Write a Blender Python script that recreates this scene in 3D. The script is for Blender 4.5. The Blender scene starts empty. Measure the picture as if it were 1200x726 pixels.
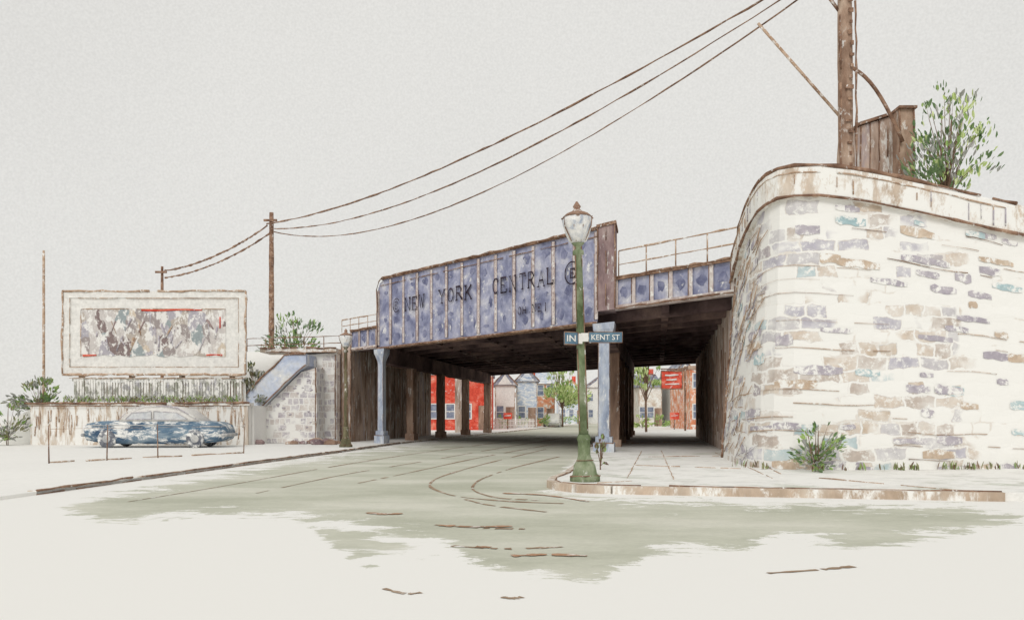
import bpy, bmesh, math, random
from mathutils import Vector, noise
random.seed(7)
R=random.random
def rr(a,b): return a+(b-a)*R()
scene=bpy.context.scene
COL=scene.collection
# ------------------------------------------------------------ colours / materials
K=0.94
def c(r,g,b,k=None):
    k=K if k is None else k
    o=[]
    for v in (r,g,b):
        v/=255.0
        l=v/12.92 if v<=0.04045 else ((v+0.055)/1.055)**2.4
        o.append(l/k)
    a=(o[0]+o[1]+o[2])/3
    o=[min(.87,a*.1+q*.9) for q in o]
    return (o[0],o[1],o[2],1)
PAPER=(0.86,0.852,0.82,1)
def newmat(name):
    m=bpy.data.materials.new(name); m.use_nodes=True
    nt=m.node_tree; nt.nodes.clear()
    out=nt.nodes.new('ShaderNodeOutputMaterial')
    b=nt.nodes.new('ShaderNodeBsdfPrincipled')
    b.inputs['Roughness'].default_value=0.95
    b.inputs['Specular IOR Level'].default_value=0.05
    nt.links.new(b.outputs[0],out.inputs[0])
    return m,nt,b
def N(nt,t,**kw):
    n=nt.nodes.new(t)
    for k,v in kw.items(): setattr(n,k,v)
    return n
def ramp(nt,fac,stops,interp='LINEAR'):
    n=nt.nodes.new('ShaderNodeValToRGB'); n.color_ramp.interpolation=interp
    e=n.color_ramp.elements
    while len(e)>1: e.remove(e[-1])
    e[0].position=stops[0][0]; e[0].color=stops[0][1]
    for p,col in stops[1:]:
        x=e.new(p); x.color=col
    nt.links.new(fac,n.inputs[0]); return n.outputs[0]
def mix(nt,fac,a,b,mode='MIX'):
    n=nt.nodes.new('ShaderNodeMix'); n.data_type='RGBA'; n.blend_type=mode
    for s,i in ((fac,0),(a,6),(b,7)):
        if isinstance(s,(int,float,tuple)): n.inputs[i].default_value=s
        else: nt.links.new(s,n.inputs[i])
    return n.outputs[2]
def math_(nt,op,a,b):
    n=N(nt,'ShaderNodeMath',operation=op)
    for s,i in ((a,0),(b,1)):
        if isinstance(s,(int,float)): n.inputs[i].default_value=s
        else: nt.links.new(s,n.inputs[i])
    return n.outputs[0]
def g(v): return (v,v,v,1)
def coords(nt,stretch=(1,1,1),kind='Object'):
    tc=N(nt,'ShaderNodeTexCoord'); oi=N(nt,'ShaderNodeObjectInfo')
    mu=N(nt,'ShaderNodeMath',operation='MULTIPLY'); mu.inputs[1].default_value=37.0
    nt.links.new(oi.outputs['Random'],mu.inputs[0])
    cb=N(nt,'ShaderNodeCombineXYZ'); nt.links.new(mu.outputs[0],cb.inputs[0]); nt.links.new(mu.outputs[0],cb.inputs[2])
    ad=N(nt,'ShaderNodeVectorMath',operation='ADD')
    nt.links.new(tc.outputs[kind],ad.inputs[0]); nt.links.new(cb.outputs[0],ad.inputs[1])
    mp=N(nt,'ShaderNodeMapping'); mp.inputs['Scale'].default_value=stretch
    nt.links.new(ad.outputs[0],mp.inputs[0]); return mp.outputs[0]
def noi(nt,v,scale,detail=4,rough=.6,dist=0):
    n=N(nt,'ShaderNodeTexNoise'); n.inputs['Scale'].default_value=scale
    n.inputs['Detail'].default_value=detail; n.inputs['Roughness'].default_value=rough
    n.inputs['Distortion'].default_value=dist
    nt.links.new(v,n.inputs['Vector']); return n.outputs['Fac']
def wc(name,cols,scale=1.0,stretch=(1,1,1),dry=0.0,grain=10.0,paper=PAPER,bump=.2):
    m,nt,b=newmat(name)
    v=coords(nt,stretch)
    f=noi(nt,v,scale,5,.62,.4)
    n=len(cols)
    st=[(0.34+0.32*i/max(1,n-1),cc) for i,cc in enumerate(cols)]
    col=ramp(nt,f,st)
    gr=noi(nt,v,grain,6,.7)
    col=mix(nt,1.0,col,ramp(nt,gr,[(.3,g(.82)),(.7,g(1.13))]),'MULTIPLY')
    if dry>0:
        f2=noi(nt,v,grain*.35,8,.75,.3)
        t=.33+.36*dry
        bare=ramp(nt,f2,[(t-.03,g(1)),(t+.05,g(0))])
        col=mix(nt,bare,col,paper)
    nt.links.new(col,b.inputs['Base Color'])
    bp=N(nt,'ShaderNodeBump'); bp.inputs['Strength'].default_value=bump; bp.inputs['Distance'].default_value=.02
    nt.links.new(gr,bp.inputs['Height']); nt.links.new(bp.outputs[0],b.inputs['Normal'])
    return m
M={}
def pale_ground():
    m,nt,b=newmat('pale_ground')
    v=coords(nt); gr=noi(nt,v,9,5,.7); g2=noi(nt,v,.15,4,.6)
    col=mix(nt,1.0,PAPER,ramp(nt,gr,[(.3,g(.96)),(.7,g(1.03))]),'MULTIPLY')
    col=mix(nt,1.0,col,ramp(nt,g2,[(.3,g(.97)),(.7,g(1.02))]),'MULTIPLY')
    nt.links.new(col,b.inputs['Base Color']); return m
M['ground']=pale_ground()
M['line']=wc('umber_line',[c(104,78,64),c(140,108,88),c(174,142,118)],3,dry=.12,grain=18)
M['linelight']=wc('light_umber_line',[c(156,124,100),c(184,154,128),c(204,180,158)],3,dry=.25,grain=18)
M['blue']=wc('weathered_blue_steel',[c(118,122,152),c(142,146,174),c(166,168,190),c(196,196,206)],1.5,dry=.09,grain=5)
M['bluedark']=wc('blue_steel_spots',[c(94,98,130),c(118,122,152),c(146,148,174)],2.2,dry=.1,grain=8)
M['bluepale']=wc('pale_blue_column',[c(140,152,176),c(174,184,202),c(206,210,216)],1.5,(1,1,.5),dry=.16,grain=9)
M['stiff']=wc('tan_stiffener',[c(172,152,146),c(200,186,182),c(214,206,200)],2.5,dry=.2,grain=10)
M['plum']=wc('plum_brown_steel',[c(114,96,100),c(146,122,122),c(174,154,150)],1.4,(1,1,.5),dry=.12,grain=9)
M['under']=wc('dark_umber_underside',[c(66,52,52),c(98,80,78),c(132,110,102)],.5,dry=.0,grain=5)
M['umber']=wc('umber_pier',[c(122,96,82),c(156,128,110),c(188,162,142)],1.0,(1,1,.35),dry=.1,grain=8)
M['umberwall']=wc('umber_abutment',[c(140,116,102),c(172,148,132),c(200,178,162),c(178,164,168)],.9,(1.5,1.5,.4),dry=.24,grain=7)
M['green']=wc('green_post_paint',[c(84,98,66),c(116,130,96),c(152,160,132)],3,(1,1,.5),dry=.1,grain=16)
M['olive']=wc('olive_brown_paint',[c(84,82,62),c(112,106,80),c(142,132,106)],3,(1,1,.4),dry=.08,grain=14)
M['glass']=wc('milky_glass',[c(200,204,210),c(228,226,222),c(160,170,186)],4,dry=.1,grain=14)
M['cap']=wc('tan_cap',[c(138,106,88),c(172,142,122)],5,dry=.1,grain=14)
M['tan']=wc('tan_board',[c(176,154,132),c(200,182,162),c(214,202,186)],1.2,dry=.4,grain=9)
M['kerb']=wc('brown_kerb_stone',[c(168,146,124),c(192,172,152),c(208,196,180)],1.2,(1,1,.4),dry=.34,grain=5)
M['streak']=wc('streaked_tan_wall',[c(168,144,122),c(194,174,152),c(210,202,192)],1.0,(2.2,2.2,.35),dry=.5,grain=4.5)
M['lattice']=wc('lattice_green_grey',[c(142,146,128),c(166,166,156),c(166,164,174)],1.5,(2,1,1),dry=.45,grain=5)
M['copeblue']=wc('pale_blue_coping',[c(166,180,208),c(194,202,218),c(214,214,212)],1,dry=.24,grain=5)
M['pave']=wc('pale_pavement',[c(188,192,176),(.81,.80,.765,1),PAPER],.4,(1,1,1),dry=.46,grain=3)
M['carblue']=wc('dark_teal_car_paint',[c(66,90,116),c(96,122,144),c(146,162,174)],1.2,(.6,1,1.6),dry=.34,grain=6)
M['carpale']=wc('pale_car_roof',[c(210,208,204),c(224,220,214)],2,grain=9)
M['carglass']=wc('car_window',[c(190,194,200),c(212,212,210)],3,grain=9)
M['tyre']=wc('tyre_rubber',[c(92,96,108),c(132,134,140)],3,dry=.3,grain=7)
M['chrome']=wc('grey_chrome',[c(160,162,164),c(200,198,194)],3,grain=9)
M['red']=wc('red_paint',[c(190,52,34),c(220,78,54),c(232,130,106)],1.5,dry=.08,grain=8)
M['orange']=wc('orange_brick',[c(212,124,84),c(226,154,116),c(232,190,160)],1.0,dry=.3,grain=5)
M['greyhouse']=wc('blue_grey_clapboard',[c(150,170,200),c(188,200,216),c(216,216,216)],.9,(1,1,3),dry=.36,grain=5)
M['white']=wc('white_paint',[c(220,219,215),c(228,226,221)],1,dry=0,grain=5,bump=.05)
M['shopcream']=wc('cream_shopfront',[c(200,180,162),c(218,208,196),c(226,220,212)],.8,dry=.4,grain=5)
M['roofgrey']=wc('slate_roof',[c(116,122,142),c(158,160,172)],1.2,dry=.22,grain=6)
M['win']=wc('window_pane',[c(104,114,138),c(146,154,172)],2,dry=.1,grain=9)
M['signblue']=wc('street_sign_blue',[c(74,104,128),c(108,138,156)],5,grain=30)
M['ink']=wc('dark_ink_lettering',[c(46,36,46),c(82,70,82)],4,dry=.0,grain=14)
M['leafdark']=wc('leaf_dark',[c(86,116,76),c(112,138,94),c(136,158,112)],3,grain=9,bump=0)
M['leafmid']=wc('leaf_mid',[c(118,154,76),c(146,176,98),c(170,192,118)],3,grain=9,bump=0)
M['leafpale']=wc('leaf_pale',[c(180,204,118),c(198,214,144),c(212,220,170)],3,grain=9,bump=0)
M['leafgrey']=wc('leaf_grey',[c(152,156,148),c(180,178,174)],3,grain=9,bump=0)
M['leafolive']=wc('leaf_olive',[c(126,128,92),c(156,154,116)],3,grain=9,bump=0)
M['bark']=wc('bark_brown',[c(118,92,76),c(152,126,106)],4,grain=14)

def stonemat(name,bw,rh,th,hues,fade=None,strength=1.0,jt=.5,wob=.24):
    m,nt,b=newmat(name)
    tc=N(nt,'ShaderNodeTexCoord'); v=tc.outputs['UV']
    nz=N(nt,'ShaderNodeTexNoise'); nz.inputs['Scale'].default_value=2.0; nz.inputs['Detail'].default_value=6
    nt.links.new(v,nz.inputs['Vector'])
    s=N(nt,'ShaderNodeVectorMath',operation='SUBTRACT'); nt.links.new(nz.outputs['Color'],s.inputs[0]); s.inputs[1].default_value=(.5,.5,.5)
    s2=N(nt,'ShaderNodeVectorMath',operation='SCALE'); nt.links.new(s.outputs[0],s2.inputs[0]); s2.inputs['Scale'].default_value=wob
    ad=N(nt,'ShaderNodeVectorMath',operation='ADD'); nt.links.new(v,ad.inputs[0]); nt.links.new(s2.outputs[0],ad.inputs[1])
    br=N(nt,'ShaderNodeTexBrick'); br.offset=.5; br.squash=.6; br.squash_frequency=3
    br.inputs['Color1'].default_value=(0,0,0,1); br.inputs['Color2'].default_value=(1,1,1,1); br.inputs['Mortar'].default_value=(.5,.5,.5,1)
    br.inputs['Scale'].default_value=1; br.inputs['Mortar Size'].default_value=.036; br.inputs['Mortar Smooth'].default_value=.8
    br.inputs['Brick Width'].default_value=bw; br.inputs['Row Height'].default_value=rh
    nt.links.new(ad.outputs[0],br.inputs['Vector'])
    cl=noi(nt,v,.8,3,.5)
    a=N(nt,'ShaderNodeMath',operation='MULTIPLY_ADD'); nt.links.new(cl,a.inputs[0]); a.inputs[1].default_value=1.9
    nt.links.new(br.outputs['Color'],a.inputs[2])
    val=a.outputs[0]
    if fade:
        sx=N(nt,'ShaderNodeSeparateXYZ'); nt.links.new(v,sx.inputs[0])
        m3=N(nt,'ShaderNodeMapRange'); m3.inputs['From Min'].default_value=fade[0]; m3.inputs['From Max'].default_value=fade[1]
        m3.inputs['To Min'].default_value=0; m3.inputs['To Max'].default_value=1.6
        nt.links.new(sx.outputs[0],m3.inputs['Value']); val=math_(nt,'SUBTRACT',val,m3.outputs[0])
        m5=N(nt,'ShaderNodeMapRange'); m5.inputs['From Min'].default_value=6.5; m5.inputs['From Max'].default_value=10; m5.inputs['To Max'].default_value=.05
        nt.links.new(sx.outputs[0],m5.inputs['Value'])
        val=math_(nt,'SUBTRACT',val,math_(nt,'MULTIPLY',m5.outputs[0],sx.outputs[1]))
        m6=N(nt,'ShaderNodeMapRange'); m6.inputs['From Min'].default_value=4.2; m6.inputs['From Max'].default_value=6.5; m6.inputs['To Min'].default_value=.16; m6.inputs['To Max'].default_value=0
        nt.links.new(sx.outputs[0],m6.inputs['Value']); val=math_(nt,'ADD',val,m6.outputs[0])  # denser coloured stones on the left face, also painting it as the shaded side
    mr=N(nt,'ShaderNodeMapRange'); mr.inputs['From Min'].default_value=th-.03; mr.inputs['From Max'].default_value=th+.10
    nt.links.new(val,mr.inputs['Value'])
    fr2=math_(nt,'FRACT',math_(nt,'MULTIPLY',br.outputs['Color'],7.31),0)
    hue=ramp(nt,fr2,hues,'CONSTANT')
    gr=noi(nt,v,7,6,.7)
    hue=mix(nt,1.0,hue,ramp(nt,gr,[(.3,g(.84)),(.7,g(1.12))]),'MULTIPLY')
    inv=math_(nt,'SUBTRACT',1.0,br.outputs['Fac'])
    fac=math_(nt,'MULTIPLY',mr.outputs[0],inv)
    fac=math_(nt,'MULTIPLY',fac,ramp(nt,noi(nt,v,4.5,9,.78),[(.40,g(0)),(.49,g(1))]))
    fac=math_(nt,'MULTIPLY',fac,ramp(nt,noi(nt,v,1.8,4,.6),[(.35,g(.5)),(.6,g(1))]))
    fac=math_(nt,'MULTIPLY',fac,strength)
    joint=math_(nt,'MULTIPLY',br.outputs['Fac'],ramp(nt,noi(nt,v,1.3,5,.65),[(.56,g(0)),(.62,g(jt))]))
    base=mix(nt,joint,PAPER,c(190,170,150))
    col=mix(nt,fac,base,hue)
    nt.links.new(col,b.inputs['Base Color'])
    bp=N(nt,'ShaderNodeBump'); bp.inputs['Strength'].default_value=.12; bp.inputs['Distance'].default_value=.02; bp.invert=True
    nt.links.new(br.outputs['Fac'],bp.inputs['Height']); nt.links.new(bp.outputs[0],b.inputs['Normal'])
    return m
M['stone']=stonemat('coursed_stone',.72,.29,1.43,[(0,c(200,182,164)),(.22,c(182,166,154)),(.42,c(204,192,180)),(.54,c(172,168,182)),(.68,c(186,182,186)),(.82,c(164,188,194)),(.88,c(190,168,144)),(.95,c(158,146,152))],fade=(9.2,11.5),strength=.88,jt=.35,wob=.34)
M['stone2']=stonemat('grey_dotted_stone',.40,.30,1.30,[(0,c(196,184,178)),(.3,c(172,162,172)),(.55,c(200,190,182)),(.75,c(164,156,168))],strength=.85,jt=.2,wob=.2)
M['cope']=wc('coping_stone',[c(192,172,152),c(208,194,178),c(216,208,198)],.8,(1.2,1.2,.5),dry=.56,grain=4.5)
M['plumstone']=wc('plum_stone',[c(162,154,166),c(190,184,190)],2,dry=.35,grain=9)
M['tealstone']=wc('teal_stone',[c(150,180,186),c(186,204,206)],2,dry=.4,grain=9)
M['tanstone']=wc('tan_stone',[c(186,162,138),c(206,188,168)],2,dry=.36,grain=9)

def postermat():
    m,nt,b=newmat('faded_poster_picture')
    v=coords(nt,(1.2,1,.8))
    vo=N(nt,'ShaderNodeTexVoronoi'); vo.inputs['Scale'].default_value=1.5; vo.inputs['Randomness'].default_value=1
    nz=N(nt,'ShaderNodeTexNoise'); nz.inputs['Scale'].default_value=1.3; nz.inputs['Detail'].default_value=4; nt.links.new(v,nz.inputs['Vector'])
    ad=N(nt,'ShaderNodeVectorMath',operation='ADD'); nt.links.new(v,ad.inputs[0]); nt.links.new(nz.outputs['Color'],ad.inputs[1])
    nt.links.new(ad.outputs[0],vo.inputs['Vector'])
    sp=N(nt,'ShaderNodeSeparateColor'); nt.links.new(vo.outputs['Color'],sp.inputs[0])
    col=ramp(nt,sp.outputs[0],[(0,c(208,202,196)),(.16,c(180,170,160)),(.34,c(198,192,188)),(.5,c(156,146,144)),(.64,c(172,168,176)),(.76,c(204,190,172)),(.86,c(150,160,162)),(.93,c(134,118,116))],'CONSTANT')
    gr=noi(nt,v,9,6,.7)
    col=mix(nt,1.0,col,ramp(nt,gr,[(.3,g(.84)),(.7,g(1.12))]),'MULTIPLY')
    f2=noi(nt,v,2.6,7,.7)
    col=mix(nt,ramp(nt,f2,[(.45,g(.85)),(.5,g(0))]),col,PAPER)
    nt.links.new(col,b.inputs['Base Color']); return m
M['poster']=postermat()

# ------------------------------------------------------------ mesh builder
class MB:
    def __init__(s,o=(0,0,0),ex=(1,0),ey=(0,1)):
        s.V=[];s.F=[];s.M=[];s.U=[];s.S=[];s.o=o;s.ex=ex;s.ey=ey
    def p(s,v):
        return (s.o[0]+s.ex[0]*v[0]+s.ey[0]*v[1], s.o[1]+s.ex[1]*v[0]+s.ey[1]*v[1], s.o[2]+v[2])
    def add(s,vs,fs,m=0,uv=None,sm=False):
        n=len(s.V); s.V+= [s.p(v) for v in vs]
        for f in fs:
            s.F.append([i+n for i in f]); s.M.append(m); s.S.append(sm)
            s.U.append([uv[i] for i in f] if uv else [(vs[i][0]+vs[i][1],vs[i][2]) for i in f])
    def box(s,x0,x1,y0,y1,z0,z1,m=0):
        v=[(x,y,z) for z in(z0,z1) for x,y in((x0,y0),(x1,y0),(x1,y1),(x0,y1))]
        s.add(v,[(3,2,1,0),(4,5,6,7),(0,1,5,4),(1,2,6,5),(2,3,7,6),(3,0,4,7)],m)
    def prism(s,poly,z0,z1,m=0,mtop=None):
        n=len(poly)
        v=[(x,y,z0) for x,y in poly]+[(x,y,z1) for x,y in poly]
        s.add(v,[tuple(range(n))[::-1]]+[(i,(i+1)%n,(i+1)%n+n,i+n) for i in range(n)],m)
        s.add([(x,y,z1) for x,y in poly],[tuple(range(n))],m if mtop is None else mtop)
    def xprism(s,prof,y0,y1,m=0):
        n=len(prof)
        v=[(x,y0,z) for x,z in prof]+[(x,y1,z) for x,z in prof]
        s.add(v,[tuple(range(n)),tuple(range(n,2*n))[::-1]]+[(i,(i+1)%n,(i+1)%n+n,i+n) for i in range(n)],m)
    def tube(s,pts,r,n=6,m=0,sm=True):
        if not isinstance(r,(list,tuple)): r=[r]*len(pts)
        P=[Vector(p) for p in pts]; rings=[]
        for i,p in enumerate(P):
            a=P[max(0,i-1)]; b2=P[min(len(P)-1,i+1)]
            d=(b2-a); d=d.normalized() if d.length>1e-6 else Vector((0,0,1))
            up=Vector((0,0,1)) if abs(d.z)<.9 else Vector((1,0,0))
            x=d.cross(up).normalized(); y=d.cross(x).normalized()
            for k in range(n):
                t=2*math.pi*k/n; q=p+(x*math.cos(t)+y*math.sin(t))*r[i]; rings.append(tuple(q))
        f=[]
        for i in range(len(P)-1):
            for k in range(n): f.append((i*n+k,i*n+(k+1)%n,(i+1)*n+(k+1)%n,(i+1)*n+k))
        f.append(tuple(range(n))[::-1]); f.append(tuple(range((len(P)-1)*n,len(P)*n)))
        s.add(rings,f,m,sm=sm)
    def lathe(s,cx,cy,prof,n=14,m=0):
        v=[];f=[]
        for r,z in prof:
            for k in range(n):
                t=2*math.pi*k/n; v.append((cx+r*math.cos(t),cy+r*math.sin(t),z))
        for i in range(len(prof)-1):
            for k in range(n): f.append((i*n+k,i*n+(k+1)%n,(i+1)*n+(k+1)%n,(i+1)*n+k))
        f.append(tuple(range(n))[::-1]); f.append(tuple(range((len(prof)-1)*n,len(prof)*n)))
        s.add(v,f,m,sm=True)
    def stroke(s,pts,r=.03,m=0,step=.35,gap=.05,wob=.6):
        P=[Vector(p) for p in pts]; out=[]
        for a,b2 in zip(P[:-1],P[1:]):
            k=max(1,int((b2-a).length/step))
            for i in range(k): out.append(a.lerp(b2,i/k))
        out.append(P[-1])
        cur=[];cr=[]
        for i,q in enumerate(out):
            j=Vector((rr(-1,1),rr(-1,1),rr(-1,1)))*r*wob if 0<i<len(out)-1 else Vector((0,0,0))
            cur.append(q+j); cr.append(r*rr(.5,1.35))
            if R()<gap and len(cur)>2:
                s.tube(cur,cr,5,m); cur=[];cr=[]
        if len(cur)>1: s.tube(cur,cr,5,m)
    def rect(s,x0,x1,z0,z1,y,r=.03,m=0):
        s.stroke([(x0,y,z0),(x1,y,z0)],r,m); s.stroke([(x1,y,z0),(x1,y,z1)],r,m)
        s.stroke([(x1,y,z1),(x0,y,z1)],r,m); s.stroke([(x0,y,z1),(x0,y,z0)],r,m)
    def loft(s,secs,m=0,sm=True,cap=True):
        n=len(secs[0]); v=[p for q in secs for p in q]; f=[]
        for i in range(len(secs)-1):
            for k in range(n): f.append((i*n+k,i*n+(k+1)%n,(i+1)*n+(k+1)%n,(i+1)*n+k))
        if cap: f.append(tuple(range(n))[::-1]); f.append(tuple(range((len(secs)-1)*n,len(secs)*n)))
        s.add(v,f,m,sm=sm)
    def rock(s,x,y,z,r,m=0):
        v=[];n=7
        for j in range(4):
            ph=math.pi*(j+.5)/4
            for k in range(n):
                t=2*math.pi*k/n; q=r*rr(.8,1.2); v.append((x+q*math.sin(ph)*math.cos(t)*1.3,y+q*math.sin(ph)*math.sin(t),z+q*.6*math.cos(ph)))
        f=[(j*n+k,j*n+(k+1)%n,(j+1)*n+(k+1)%n,(j+1)*n+k) for j in range(3) for k in range(n)]+[tuple(range(n)),tuple(range(3*n,4*n))[::-1]]
        s.add(v,f,m)
    def leaf(s,p,d,w,l,m):
        d=Vector(d).normalized(); a=Vector((rr(-1,1),rr(-1,1),rr(-1,1)))
        x=d.cross(a).normalized()*w; p=Vector(p); nn=d.cross(x).normalized()*w*.4
        s.add([tuple(p-d*l*.5),tuple(p+x*.8-d*l*.1+nn),tuple(p+x*.5+d*l*.3+nn),tuple(p+d*l*.5),tuple(p-x*.6+d*l*.25+nn),tuple(p-x*.8-d*l*.15+nn)],[(0,1,2,3),(0,3,4,5)],m)
BASE={}
def mk(mb,name,base,mats,recalc=True):
    me=bpy.data.meshes.new(name)
    me.from_pydata([(v[0]-base[0],v[1]-base[1],v[2]-base[2]) for v in mb.V],[],mb.F)
    for m in mats: me.materials.append(M[m])
    me.polygons.foreach_set('material_index',mb.M); me.polygons.foreach_set('use_smooth',mb.S)
    uv=me.uv_layers.new(name='UVMap'); flat=[]
    for f in mb.U:
        for q in f: flat+= [q[0],q[1]]
    uv.data.foreach_set('uv',flat)
    if recalc:
        bm=bmesh.new(); bm.from_mesh(me); bmesh.ops.recalc_face_normals(bm,faces=bm.faces); bm.to_mesh(me); bm.free()
    me.update()
    o=bpy.data.objects.new(name,me); COL.objects.link(o); return o
def thing(name,label,cat,base,group=None):
    o=bpy.data.objects.new(name,None); o.empty_display_size=.3; o.location=base; COL.objects.link(o)
    o['label']=label; o['category']=cat
    if group: o['group']=group
    BASE[o]=base; return o
def part(mb,name,parent,mats,label=None,recalc=True):
    o=mk(mb,name,BASE[parent],mats,recalc); o.parent=parent; BASE[o]=BASE[parent]
    if label: o['label']=label
    return o
def solo(mb,name,label,cat,base,mats,group=None,kind=None,recalc=True):
    o=mk(mb,name,base,mats,recalc); o.location=base; BASE[o]=base
    if kind: o['kind']=kind
    o['label']=label; o['category']=cat
    if group: o['group']=group
    return o
def structure(mb,name,mats,label,recalc=True):
    o=mk(mb,name,(0,0,0),mats,recalc); o['kind']='structure'; o['label']=label; o['category']=name; return o
def text_into(mb,txt,x0,x1,zc,h,y,m,thick=.012,off=.012):
    cu=bpy.data.curves.new('t','FONT'); cu.body=txt; cu.size=1; cu.extrude=.5; cu.offset=off; cu.resolution_u=3
    ob=bpy.data.objects.new('t',cu); COL.objects.link(ob)
    dg=bpy.context.evaluated_depsgraph_get(); me=bpy.data.meshes.new_from_object(ob.evaluated_get(dg))
    xs=[v.co.x for v in me.vertices]; ys=[v.co.y for v in me.vertices]
    ax,bx,ay,by=min(xs),max(xs),min(ys),max(ys)
    vs=[(x0+(v.co.x-ax)/(bx-ax)*(x1-x0), y-(v.co.z+.5)*thick, zc+((v.co.y-ay)/(by-ay)-.5)*h) for v in me.vertices]
    mb.add(vs,[tuple(p.vertices) for p in me.polygons],m)
    bpy.data.objects.remove(ob); bpy.data.curves.remove(cu); bpy.data.meshes.remove(me)
def arcp(cx,cy,rx,ry,a0,a1,n=10): return [(cx+rx*math.cos(math.radians(a0+(a1-a0)*i/n)),cy+ry*math.sin(math.radians(a0+(a1-a0)*i/n))) for i in range(n+1)]
def sf(x,z,w=.18): return [(x-w,z),(x+w,z)]
GL={'N':[[(0,0),(0,1),(1,0),(1,1)],sf(0,0),sf(0,1),sf(1,1)],
'E':[[(0,0),(0,1)],[(-.1,1),(.95,1),(.95,.8)],[(0,.52),(.6,.52),(.6,.4)],[(-.1,0),(1,0),(1,.22)]],
'W':[[(0,1),(.26,0),(.5,.8),(.74,0),(1,1)],sf(0,1),sf(1,1)],
'Y':[[(0,1),(.5,.5),(1,1)],[(.5,.5),(.5,0)],sf(.5,0,.22),sf(0,1),sf(1,1)],
'O':[arcp(.5,.5,.5,.5,0,360,12)],
'R':[[(0,0),(0,1)],[(-.1,1),(.6,1),(.9,.78),(.6,.52),(0,.52)],[(.4,.5),(1.05,0)],sf(0,0)],
'K':[[(0,0),(0,1)],[(.95,1),(0,.42)],[(.3,.6),(1.05,0)],sf(0,0),sf(0,1),sf(1,0,.12),sf(.95,1,.12)],
'C':[arcp(.55,.5,.52,.5,45,315,9),[(.93,.95),(.93,.7)]],
'T':[[(.5,0),(.5,1)],[(0,.78),(0,1),(1,1),(1,.78)],sf(.5,0)],
'A':[[(0,0),(.5,1),(1,0)],[(.22,.38),(.78,.38)],sf(0,0),sf(1,0)],
'L':[[(0,0),(0,1)],[(-.12,0),(.9,0),(.9,.25)],sf(0,1)],
'I':[[(.5,0),(.5,1)],sf(.5,0),sf(.5,1)],'H':[[(0,0),(0,1)],[(1,0),(1,1)],[(0,.5),(1,.5)]],
'.':[[(.3,0),(.4,.06)]]}
def letters(mb,txt,x0,x1,zc,h,y,r,m=0,fill=.60):
    n=len(txt); st=(x1-x0)/n
    for i,ch in enumerate(txt):
        if ch not in GL: continue
        bx=x0+i*st+rr(-.03,.03); dz=rr(-.05,.05)*h; w=st*fill
        for pl in GL[ch]:
            P=[(bx+px_*w,y,zc-h/2+dz+pz*h) for px_,pz in pl]
            mb.tube(P,[r*rr(.45,1.3) for _ in P],5,m)

EYE=1.3; HZ=487.0
def gp(bx,by,z=0.0):
    Y=(EYE-z)*1000/(by-HZ); return ((bx-600)/1000*Y,Y,z)

# ------------------------------------------------------------ ground, road, pavements
mb=MB(); S=2500
mb.add([(-S,-S,0),(S,-S,0),(S,S,0),(-S,S,0)],[(0,1,2,3)])
structure(mb,'ground',['ground'],'pale bare ground around the underpass')
wash=[(575,507),(705,507),(692,530),(655,560),(640,576),(700,584),(900,592),(1130,594),(1200,604),(1130,622),(1010,640),(905,628),(885,642),(770,645),(745,660),(705,682),(620,672),(545,656),(525,634),(440,622),(345,602),(250,600),(150,612),(90,604),(70,594),(150,578),(230,562),(340,543),(445,525)]
wash2=[(350,610),(400,622),(470,638),(520,662),(470,650),(420,648),(440,668),(415,664),(395,642)]
def sd(poly,x,y):
    ins=False; dmin=1e9; n=len(poly)
    for i in range(n):
        x1,y1=poly[i]; x2,y2=poly[(i+1)%n]
        if (y1>y)!=(y2>y) and x<(x2-x1)*(y-y1)/(y2-y1)+x1: ins=not ins
        dx,dy=x2-x1,y2-y1; t=max(0,min(1,((x-x1)*dx+(y-y1)*dy)/(dx*dx+dy*dy+1e-9)))
        d=math.hypot(x-x1-t*dx,y-y1-t*dy); dmin=min(dmin,d)
    return dmin if ins else -dmin
mb=MB()
xs=[-14+i*.22 for i in range(132)]
ys=[4.6]
while ys[-1]<190: ys.append(ys[-1]*1.022+.01)
vs=[(x,y,.004) for y in ys for x in xs]; nx=len(xs)
att=[]
for x,y,z in vs:
    bx=600+1000*x/y; by=HZ+1300/y
    a=sd(wash,bx,by)
    a=a/(11.0 if by<600 else 18.0) if a>0 else a/14.0
    if by<509: a=1.0 if -6<x-.17*(y-39)<4.5 else -1
    if by>600: a=max(a,sd(wash2,bx,by)/6.0)
    att.append(max(-1.5,min(1.15,a)))
fs=[(j*nx+i,j*nx+i+1,(j+1)*nx+i+1,(j+1)*nx+i) for j in range(len(ys)-1) for i in range(nx-1)]
mb.add(vs,fs,0); nroad=len(mb.V)
def ribbon(pts,w,m,z=.009):
    P=[]
    for a,b2 in zip(pts[:-1],pts[1:]):
        a=Vector(a);b2=Vector(b2)
        for i in range(8): P.append(a.lerp(b2,i/8))
    P.append(Vector(pts[-1]))
    for _ in range(10): P=[P[0]]+[(P[i-1]+P[i]*2+P[i+1])/4 for i in range(1,len(P)-1)]+[P[-1]]
    Lr=[]
    for i,p in enumerate(P):
        d=(P[min(i+1,len(P)-1)]-P[max(0,i-1)]).normalized(); nrm=Vector((-d.y,d.x,0))
        ww=w*p.y/16*rr(.4,1.3)*.5
        wx=ww*(1+2.4*abs(d.x)**2)
        Lr.append((p+nrm*wx,p-nrm*wx))
    for i in range(len(Lr)-1):
        if R()<.1: continue
        mb.add([(Lr[i][0].x,Lr[i][0].y,z),(Lr[i][1].x,Lr[i][1].y,z),(Lr[i+1][1].x,Lr[i+1][1].y,z),(Lr[i+1][0].x,Lr[i+1][0].y,z)],[(0,1,2,3)],m)
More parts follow.
